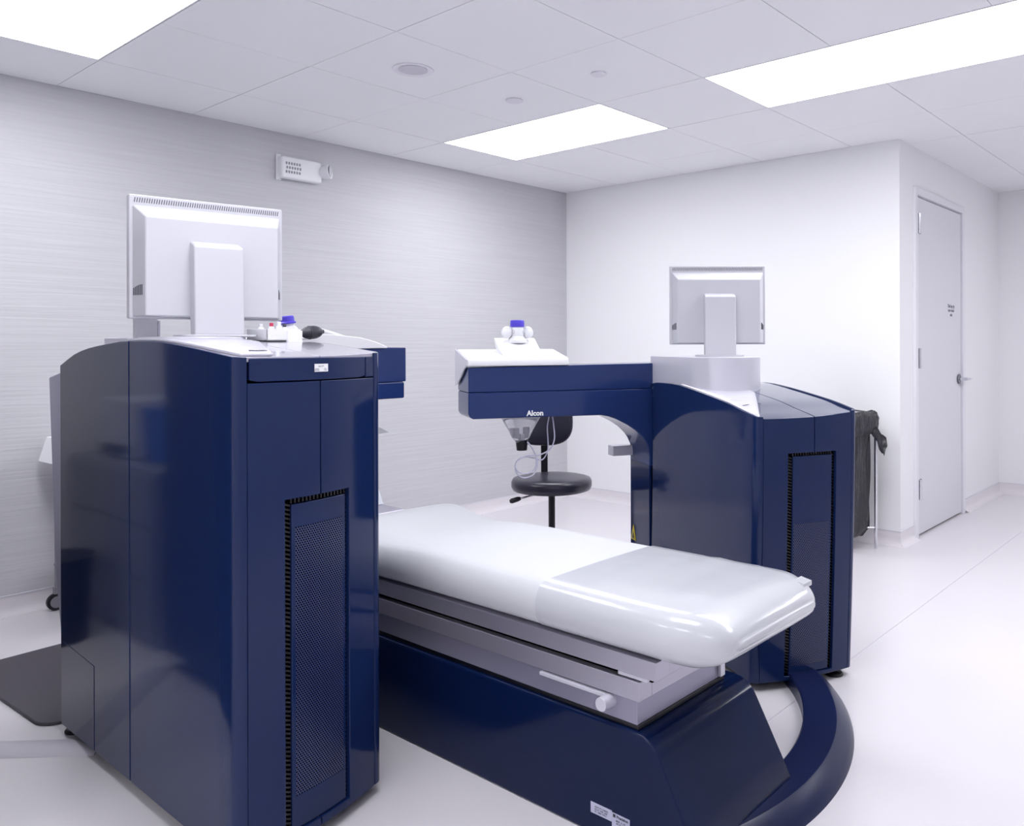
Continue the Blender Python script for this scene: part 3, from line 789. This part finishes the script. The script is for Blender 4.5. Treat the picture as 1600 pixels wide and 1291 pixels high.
box('foot_post', 'alu', -1.1665, -1.1585, Y0+.0128, Y0+.016, .312, .3565, B)
box('corner_post', 'silver', -1.157, -1.148, 1.876, 1.898, .300, .40, B, bevel=.001)
box('under_rail_slot', 'silver', -1.46, -1.24, Y0-.006, Y0+.012, .3450, .3535, B, bevel=.001)
kn = MB().cyl((-1.236, Y0-.030, .338), (-1.236, Y0+.014, .338), .0165, n=28).build('knob', 'silver', B, smooth=True, bevel=.0015)
# mattress: rounded, closed shell swept along x
def mattress(xs, ztop, zbot, y0f, y1f, name, m, parent, grow=0, rad=.055, nsec=44, endcap=(True, True)):
    V = []; F = []
    for x in xs:
        a, b, zt, zb = y0f(x)-grow, y1f(x)+grow, ztop(x)+grow, zbot(x)-grow*.3
        cx, cz = (a+b)/2, (zt+zb)/2; hw, hh = (b-a)/2, (zt-zb)/2
        for i in range(nsec):
            t = 2*PI*i/nsec
            c, s = math.cos(t), math.sin(t)
            n = 6.0
            # superellipse stretched so edges stay round, sides full
            r = min(rad, hh*.95, hw*.95)
            px = (hw-r)*(1 if c > 0 else -1)*min(1, abs(c)*3.2)+r*c
            pz = (hh-r)*(1 if s > 0 else -1)*min(1, abs(s)*1.15 if False else abs(s)*2.6)+r*s
            V.append((x, cx+px, cz+pz))
    n = nsec
    for j in range(len(xs)-1):
        for i in range(n): F.append((j*n+i, j*n+(i+1) % n, (j+1)*n+(i+1) % n, (j+1)*n+i))
    if endcap[0]: F.append(tuple(range(n)))
    if endcap[1]: F.append(tuple((len(xs)-1)*n+i for i in range(n))[::-1])
    return V, F
XF = -.918                                      # foot end
def rend(x, d=.085):
    """0..1 rounding factor near the foot end"""
    t = (XF-x)/d
    if t >= 1: return 1
    return math.sqrt(max(.0001, 1-(1-t)**2))
def zt_(x):
    base = .582
    base += .018*math.exp(-((x+2.38)/.10)**2)-.012*math.exp(-((x+2.16)/.12)**2)
    if x < -2.45: base -= .35*(-2.45-x)**1.3
    return .52+(base-.52)*rend(x, .11)
def zb_(x):
    return .52-(.52-.462)*rend(x, .10)
def ya(x): return 1.74-(1.74-1.492)*(.62+.38*rend(x, .16))
def yb(x): return 1.74+(2.03-1.74)*(.72+.28*rend(x, .14))
xs = lin(-2.56, -1.05, 60)+[XF-.12*(1-t)**1.6 for t in lin(.05, .96, 16)]+[XF-.0005]
V, F = mattress(xs, zt_, zb_, ya, yb, '', None, None)
mt = MB().add(V, F).build('mattress', 'sheet', B, smooth=True, ang=70)
xs2 = [x for x in xs if x > -1.462]; xs2 = [-1.462]+xs2
V, F = mattress(xs2, zt_, zb_, ya, yb, '', None, None, grow=.0028)
# gentle creases of the wrap
rng = np.random.RandomState(3)
cre = [(rng.uniform(-1.4, -1.0), rng.uniform(1.5, 2.0), rng.uniform(-.9, .9), rng.uniform(.06, .16)) for _ in range(11)]
V2 = []
for (x, y, z) in V:
    h = 0
    for (cx_, cy_, an, le) in cre:
        dx, dy = x-cx_, y-cy_
        a = dx*math.cos(an)+dy*math.sin(an); b = -dx*math.sin(an)+dy*math.cos(an)
        h += .0035*math.exp(-(a/le)**2-(b/.012)**2)
    V2.append((x, y, z+h if z > .54 else z))
V2 = [(XF+.0025 if i >= (len(xs2)-1)*44 else x, y, z) for i, (x, y, z) in enumerate(V2)]
mw = MB().add(V2, F).build('foot_wrap', 'plastic', mt, smooth=True, ang=70)
# small folded tab at the foot end
MB().hull8([(-.975, 1.955, .562), (-.945, 1.955, .556), (-.945, 2.0, .556), (-.975, 2.0, .562)],
           [(-.975, 1.955, .574), (-.945, 1.955, .568), (-.945, 2.0, .568), (-.975, 2.0, .574)]).build('wrap_tab', 'plastic', mt)
# head rest block
hr = thing('head_rest', (-2.70, 1.72, .60), 'white foam head rest block at the head end, right beside the left machine', 'head rest')
MB().hull8([(-2.80, 1.55, .585), (-2.63, 1.55, .585), (-2.63, 1.86, .585), (-2.80, 1.86, .585)],
           [(-2.80, 1.55, .672), (-2.655, 1.55, .677), (-2.655, 1.845, .677), (-2.80, 1.845, .672)]).build('block', 'foam', hr, bevel=.004)
box('head_support', 'alu', -2.82, -2.5, 1.56, 1.86, .44, .584, B, bevel=.004)
# stickers on the base
st = box('serial_sticker', 'label', -1.292, -1.226, Y0-.0012, Y0-.0001, .052, .078, B)
text('AUM 0714 80002\n65-10  WEI  008\n5T  0080  NTU', .0058, frame_m((-1.279, Y0-.0014, .068), (1, 0, 0), (0, 0, 1)), 'ink', st, align='LEFT', depth=.0002, world=True)
st = box('maker_sticker', 'label', -1.2255, -1.172, Y0-.0014, Y0-.0001, .038, .075, B)
text('■ Precision', .0095, frame_m((-1.199, Y0-.0018, .066), (1, 0, 0), (0, 0, 1)), 'ink', st, bold=.0003, depth=.0002, world=True)
text('8000  A  W\n60 15  008', .006, frame_m((-1.199, Y0-.0018, .057), (1, 0, 0), (0, 0, 1)), 'ink', st, depth=.0002, world=True)

# curved floor track joining bed and machines
TR = thing('floor_track', (-.98, 2.1, 0), 'curved navy floor track sweeping from the bed foot to the right machine', 'floor track')
tc_, r0, r1, r2 = (-1.93, 1.95), .885, .985, 1.035
V = []; F = []; an = [math.radians(a) for a in lin(-24, 58, 64)]
hh = .052
pr = [(r0, .0), (r0, hh-.005), (r0+.005, hh), (r1, hh), (r1+.006, hh-.003), (r2-.012, .020), (r2-.002, .007), (r2, 0)]
for a in an:
    for r, z in pr: V.append((tc_[0]+r*math.cos(a), tc_[1]+r*math.sin(a), z))
n = len(pr)
for j in range(len(an)-1):
    for i in range(n-1): F.append((j*n+i, (j+1)*n+i, (j+1)*n+i+1, j*n+i+1))
F += [tuple(range(n))[::-1], tuple((len(an)-1)*n+i for i in range(n))]
MB().add(V, F).build('track', 'navy_mat', TR, smooth=True, ang=24)

# ------------------------------------------------------------------ stool behind the bed
ST = thing('stool', (-2.86, 3.03, 0), 'black round-seated rolling stool with a backrest behind the bed', 'stool')
sx, sy = -2.853, 3.03
MB().lathe([(.18, .452), (.198, .458), (.205, .475), (.205, .498), (.198, .512), (.17, .519), (.08, .521), (.01, .521)], (sx, sy, 0), 56).build('seat', 'leather', ST, smooth=True, ang=50)
MB().lathe([(.03, .425), (.045, .44), (.06, .452)], (sx, sy, 0), 24).build('seat_plate', 'chrome', ST, smooth=True)
MB().cyl((sx, sy, .09), (sx, sy, .43), .017, n=18).build('column', 'black', ST, smooth=True)
MB().cyl((sx, sy, .09), (sx, sy, .24), .027, n=18).build('column_sleeve', 'black', ST, smooth=True)
for k in range(5):
    a = 2*PI*k/5+.3; c, s = math.cos(a), math.sin(a)
    lg = MB().tube([(sx+c*.02, sy+s*.02, .105), (sx+c*.14, sy+s*.14, .09), (sx+c*.27, sy+s*.27, .066)], [.02, .016, .013], 10).build('leg', 'black', ST, smooth=True)
    cs = MB(); ex, ey = sx+c*.27, sy+s*.27
    cs.cyl((ex-s*.018, ey+c*.018, .026), (ex-s*.004, ey+c*.004, .026), .026, n=18); cs.cyl((ex+s*.018, ey-c*.018, .026), (ex+s*.004, ey-c*.004, .026), .026, n=18)
    cs.cyl((ex, ey, .028), (ex, ey, .06), .008, n=10)
    cs.build('caster', 'black', lg, smooth=True)
# backrest: rounded pad facing the camera
bd = Vector((.634, -.773, 0)); br = Vector((.773, .634, 0)); bc = Vector((-3.02, 3.145, 0))
def padv(c, r, up, w2, z0, z1, t, curve=.03):
    V = []; F = []; n = 40; rings = [(1, -.5), (1.0, .2), (.96, .4), (.86, .5), (.4, .54), (.02, .55)]
    for (k, d) in rings:
        for i in range(n):
            a = 2*PI*i/n; cx_, cz_ = math.cos(a), math.sin(a)
            ex_ = 2.7
            px = math.copysign(abs(cx_)**(2/ex_), cx_)*w2*k; pz = math.copysign(abs(cz_)**(2/ex_), cz_)*(z1-z0)/2*k+(z0+z1)/2
            V.append(c+r*px+bd*(d*t+curve*(px/w2)**2)+Vector((0, 0, pz)))
    for j in range(len(rings)-1):
        for i in range(n): F.append((j*n+i, j*n+(i+1) % n, (j+1)*n+(i+1) % n, (j+1)*n+i))
    F.append(tuple(range(n))[::-1]); F.append(tuple((len(rings)-1)*n+i for i in range(n)))
    return MB().add(V, F)
padv(bc, br, None, .158, .655, .915, .05).build('backrest', 'leather', ST, smooth=True, ang=60)
bk = MB()
b0 = bc-bd*.055
bk.hull8([b0-br*.018-bd*.006+Vector((0, 0, .44)), b0+br*.018-bd*.006+Vector((0, 0, .44)), b0+br*.018+bd*.006+Vector((0, 0, .44)), b0-br*.018+bd*.006+Vector((0, 0, .44))],
         [b0-br*.018-bd*.0+Vector((0, 0, .80)), b0+br*.018+Vector((0, 0, .80)), b0+br*.018+bd*.012+Vector((0, 0, .80)), b0-br*.018+bd*.012+Vector((0, 0, .80))])
s0 = Vector((sx, sy, 0))
d2 = (b0-s0).normalized(); n2 = Vector((-d2.y, d2.x, 0))
bk.hull8([s0-n2*.018+Vector((0, 0, .440)), s0+n2*.018+Vector((0, 0, .440)), b0+n2*.018+Vector((0, 0, .440)), b0-n2*.018+Vector((0, 0, .440))],
         [s0-n2*.018+Vector((0, 0, .450)), s0+n2*.018+Vector((0, 0, .450)), b0+n2*.018+Vector((0, 0, .450)), b0-n2*.018+Vector((0, 0, .450))])
bk.build('back_bar', 'black', ST, bevel=.002)
lvv = MB().tube([s0-br*.03+bd*.03+Vector((0, 0, .442)), s0-br*.10+bd*.05+Vector((0, 0, .432)), s0-br*.165+bd*.065+Vector((0, 0, .418))], .005, 8).build('lever', 'chrome', ST, smooth=True)
MB().tube([s0-br*.152+bd*.062+Vector((0, 0, .421)), s0-br*.165+bd*.065+Vector((0, 0, .418)), s0-br*.195+bd*.073+Vector((0, 0, .410)), s0-br*.205+bd*.076+Vector((0, 0, .407))], [.008, .012, .013, .008], 12).build('lever_grip', 'black', lvv, smooth=True)

# ------------------------------------------------------------------ hamper stand with bin bag by the back wall
HB = thing('waste_bag_stand', (-2.0, 4.52, 0), 'black bin bag hung in a chrome stand by the white wall corner', 'waste bin')
hx0, hx1, hy0, hy1, hz_ = -2.14, -1.80, 4.36, 4.66, .78
hm = MB()
for (x, y) in ((hx0, hy0), (hx1, hy0), (hx0, hy1), (hx1, hy1)): pass
for (x, y) in ((hx0, hy0), (hx1, hy0), (hx0, hy1), (hx1, hy1)):
    MB().cyl((x, y, .0), (x, y, hz_), .0095, n=12).build('leg', 'chrome', HB, smooth=True)
MB().tube([(hx0, hy0, hz_), (hx1, hy0, hz_), (hx1, hy1, hz_), (hx0, hy1, hz_), (hx0, hy0, hz_)], .0095, 10).build('rim', 'chrome', HB, smooth=True)
MB().tube([(hx0, hy0, .12), (hx1, hy1, .12)], .006, 8).build('cross_bar', 'chrome', HB, smooth=True)
V = []; F = []; n = 72; zz = lin(.075, .775, 26)
cx_, cy_ = (hx0+hx1)/2, (hy0+hy1)/2
for j, z in enumerate(zz):
    t = (z-.075)/.70
    wq = .96+.03*t if t > .08 else .76+(t/.08)*.20
    for i in range(n):
        a = 2*PI*i/n
        c, s = math.cos(a), math.sin(a)
        px = math.copysign(abs(c)**.55, c)*(hx1-hx0)/2*wq; py = math.copysign(abs(s)**.55, s)*(hy1-hy0)/2*wq
        k = 1+.045*math.sin(9*a+3*t)+.03*math.sin(17*a-5*t)+.02*math.sin(31*a+2.0)*(1-t)
        V.append((cx_+px*k, cy_+py*k, z+.008*math.sin(7*a)))
for j in range(len(zz)-1):
    for i in range(n): F.append((j*n+i, j*n+(i+1) % n, (j+1)*n+(i+1) % n, (j+1)*n+i))
F.append(tuple(range(n))[::-1])
MB().add(V, F).build('bag', 'bag', HB, smooth=True, ang=70)
# cuff folded over the rim
V = []; F = []
prf = [(-.020, .770), (-.004, .792), (.014, .800), (.026, .790), (.032, .765), (.030, .735), (.026, .70), (.020, .672)]
for q, (d, z) in enumerate(prf):
    for i in range(n):
        a = 2*PI*i/n; c, s = math.cos(a), math.sin(a)
        px = math.copysign(abs(c)**.32, c)*((hx1-hx0)/2+d); py = math.copysign(abs(s)**.32, s)*((hy1-hy0)/2+d)
        k = 1+.012*math.sin(13*a+q)+.008*math.sin(29*a-2*q)
        V.append((cx_+px*k, cy_+py*k, z+.006*math.sin(11*a+q*.8)))
for j in range(len(prf)-1):
    for i in range(n): F.append((j*n+i, j*n+(i+1) % n, (j+1)*n+(i+1) % n, (j+1)*n+i))
MB().add(V, F).build('bag_cuff', 'bag', HB, smooth=True, ang=70)
# loose knotted ear of the bag sticking out to the right
V = []; F = []; 
path = crom([(hx1+.010, hy1-.06, .71), (hx1+.030, hy1-.045, .68), (hx1+.055, hy1-.035, .635), (hx1+.078, hy1-.025, .60)], 4)
for j, p in enumerate(path):
    wd_ = .018+.034*j/(len(path)-1)
    for i in range(14):
        a = 2*PI*i/14
        V.append(p+Vector((.010*math.cos(a)*(1+.5*math.sin(3*a+j)), .35*wd_*math.sin(a), wd_*math.sin(a)*.8+.010*math.cos(4*a+j)-.02*math.cos(a))))
for j in range(len(path)-1):
    for i in range(14): F.append((j*14+i, j*14+(i+1) % 14, (j+1)*14+(i+1) % 14, (j+1)*14+i))
F.append(tuple(range(14))[::-1]); F.append(tuple((len(path)-1)*14+i for i in range(14)))
MB().add(V, F).build('bag_ear', 'bag', HB, smooth=True, ang=60)
HB.rotation_euler.z = math.radians(-15)
pv = Vector((-1.80, 4.655, 0)); HB.location = pv+Matrix.Rotation(math.radians(-15), 3, 'Z') @ (Vector((-2.0, 4.52, 0))-pv)

# ------------------------------------------------------------------ floor mat, cable ramp
def rot2(p, c, a): return (c[0]+(p[0]-c[0])*math.cos(a)-(p[1]-c[1])*math.sin(a), c[1]+(p[0]-c[0])*math.sin(a)+(p[1]-c[1])*math.cos(a))
pts = [rot2(p, (-2.96, .85), math.radians(3.2)) for p in rrect(-3.715, -2.955, .838, 1.55, .07, 8)]
o = MB().prism(pts, .0005, .012, 'z').build('floor_mat', 'matrub', bevel=.004, origin=(-3.3, 1.1, 0))
tag(o, 'dark grey rubber floor mat with rounded corners behind the left machine', 'floor mat')
d = Vector((.20, .185, 0)).normalized(); nn = Vector((-d.y, d.x, 0)); c0 = Vector((-2.715, .898, 0)); V = []; F = []
c1 = c0-d*.62; c0 = c0+d*.03
pr = [(-.052, .0), (-.045, .005), (-.026, .013), (0, .0145), (.026, .013), (.045, .005), (.052, 0)]
for c in (c1, c0):
    for a, z in pr: V.append(c+nn*a+Vector((0, 0, z+.0004)))
F = [(i, i+1, i+8, i+7) for i in range(6)]+[tuple(range(7)), tuple(range(7, 14))[::-1]]
o = MB().add(V, F).build('cable_ramp', mat('cable_ramp_pvc', (.62, .59, .66), .4), smooth=True, ang=50, origin=(c0.x, c0.y, 0))
tag(o, 'low pale grey cable ramp on the floor leading under the left machine', 'cable ramp')

# ------------------------------------------------------------------ things half hidden behind the left machine
CT = thing('rolling_cart', (-4.1, 1.45, 0), 'rolling cart by the grey wall, one caster showing past the left machine', 'cart')
for (x, y) in ((-4.26, 1.262), (-3.88, 1.262), (-4.26, 1.78), (-3.88, 1.78)):
    p = MB().cyl((x, y, .10), (x, y, .66), .006, n=10).build('post', 'cab', CT, smooth=True)
    w_ = MB(); w_.cyl((x-.010, y, .0385), (x+.010, y, .0385), .038, n=24)
    w_.build('caster', 'black', p, smooth=True)
    q = MB(); q.cyl((x-.012, y, .0385), (x-.0105, y, .0385), .026, n=20); q.cyl((x+.0105, y, .0385), (x+.012, y, .0385), .026, n=20); q.box(x-.013, x+.013, y-.01, y+.01, .075, .105)
    q.build('caster_hub', 'cab', p, smooth=True)
box('shelf', 'cab', -4.27, -3.87, 1.255, 1.79, .66, .675, CT, bevel=.003)
box('shelf', 'cab', -4.27, -3.87, 1.255, 1.79, .20, .212, CT, bevel=.003)
PP = MB()
PP.hull8([(-4.30, 1.205, .6755), (-3.95, 1.22, .6755), (-3.95, 1.5, .6755), (-4.29, 1.5, .6755)], [(-4.28, 1.232, .785), (-3.95, 1.255, .785), (-3.95, 1.48, .785), (-4.275, 1.48, .785)])
o = PP.build('paper_box', 'paper', origin=(-4.15, 1.35, .6755), bevel=.002)
tag(o, 'white paper-wrapped pack on the cart, peeking out left of the left machine', 'paper pack')
MS = thing('instrument_stand', (-3.2, 1.9, 0), 'instrument stand hidden behind the left machine, holding crumpled tissue', 'stand')
box('stand_tray', 'chrome', -3.42, -3.12, 1.78, 2.05, .785, .795, MS, bevel=.003)
MB().cyl((-3.27, 1.915, .03), (-3.27, 1.915, .785), .012, n=14).build('pole', 'chrome', MS, smooth=True)
MB().lathe([(.17, .0), (.17, .012), (.06, .028), (.02, .032)], (-3.27, 1.915, 0), 32).build('foot_plate', 'chrome', MS, smooth=True)
TS = MB()
TS.add([(-3.110, 2.050, .797), (-3.040, 2.180, .805), (-3.090, 2.150, .797), (-3.110, 2.010, .90), (-3.060, 2.135, .835), (-3.120, 2.080, .86), (-3.190, 2.070, .80)],
       [(0, 1, 4), (0, 4, 3), (1, 2, 5), (1, 5, 4), (3, 4, 5), (0, 3, 6), (6, 3, 5), (6, 5, 2), (0, 6, 2, 1)])
o = TS.build('tissue', 'paper', origin=(-3.15, 2.03, .7955))
tag(o, 'white crumpled tissue tip just right of the left machine, below its arm', 'tissue')

# ------------------------------------------------------------------ outside the picture but mirrored in the left machine's side
o = thing('equipment_rack', (-2.7, .12, 0), 'tall charcoal equipment rack mirrored in the side of the left machine', 'rack')
box('rack_body', 'rack', -3.18, -2.30, -.25, .45, .06, 1.66, o, bevel=.01)
for (x, y) in ((-3.1, -.18), (-2.38, -.18), (-3.1, .38), (-2.38, .38)):
    MB().cyl((x-.012, y, .03), (x+.012, y, .03), .03, n=18).build('caster', 'black', o, smooth=True)
CB = thing('storage_cabinet', (-3.8, .1, 0), 'grey storage cabinet mirrored in the side of the left machine', 'cabinet')
box('body', 'cab', -4.3, -3.36, -.35, .40, 0, .70, CB, bevel=.006)
for k in range(3): 
    dd = box('drawer', 'cab', -4.28, -3.38, .401, .414, .05+.215*k, .25+.215*k, CB, bevel=.003)
PRN = thing('printer', (-3.95, .2, .70), 'pale office printer mirrored in the side of the left machine', 'printer')
box('case', 'monitor', -4.15, -3.78, .05, .33, .701, .96, PRN, bevel=.012)
box('paper_tray', 'screen', -4.10, -3.83, .331, .345, .72, .76, PRN, bevel=.002)
o = MB().lathe([(.11, 0.001), (.13, .33), (.135, .34), (.125, .34)], (-3.82, .60, 0), 32).build('waste_bin', 'rack', smooth=True, origin=(-3.82, .60, 0))
tag(o, 'small black waste bin mirrored in the side of the left machine', 'waste bin')
SB = thing('storage_bin', (-3.55, .2, .70), 'blue storage bin mirrored in the side of the left machine', 'storage bin')
MB().hull8([(-3.70, .08, .701), (-3.42, .08, .701), (-3.42, .30, .701), (-3.70, .30, .701)], [(-3.72, .06, .93), (-3.40, .06, .93), (-3.40, .32, .93), (-3.72, .32, .93)]).build('bin', mat('blue_plastic_bin', (.02, .10, .45), .4), SB, bevel=.004)
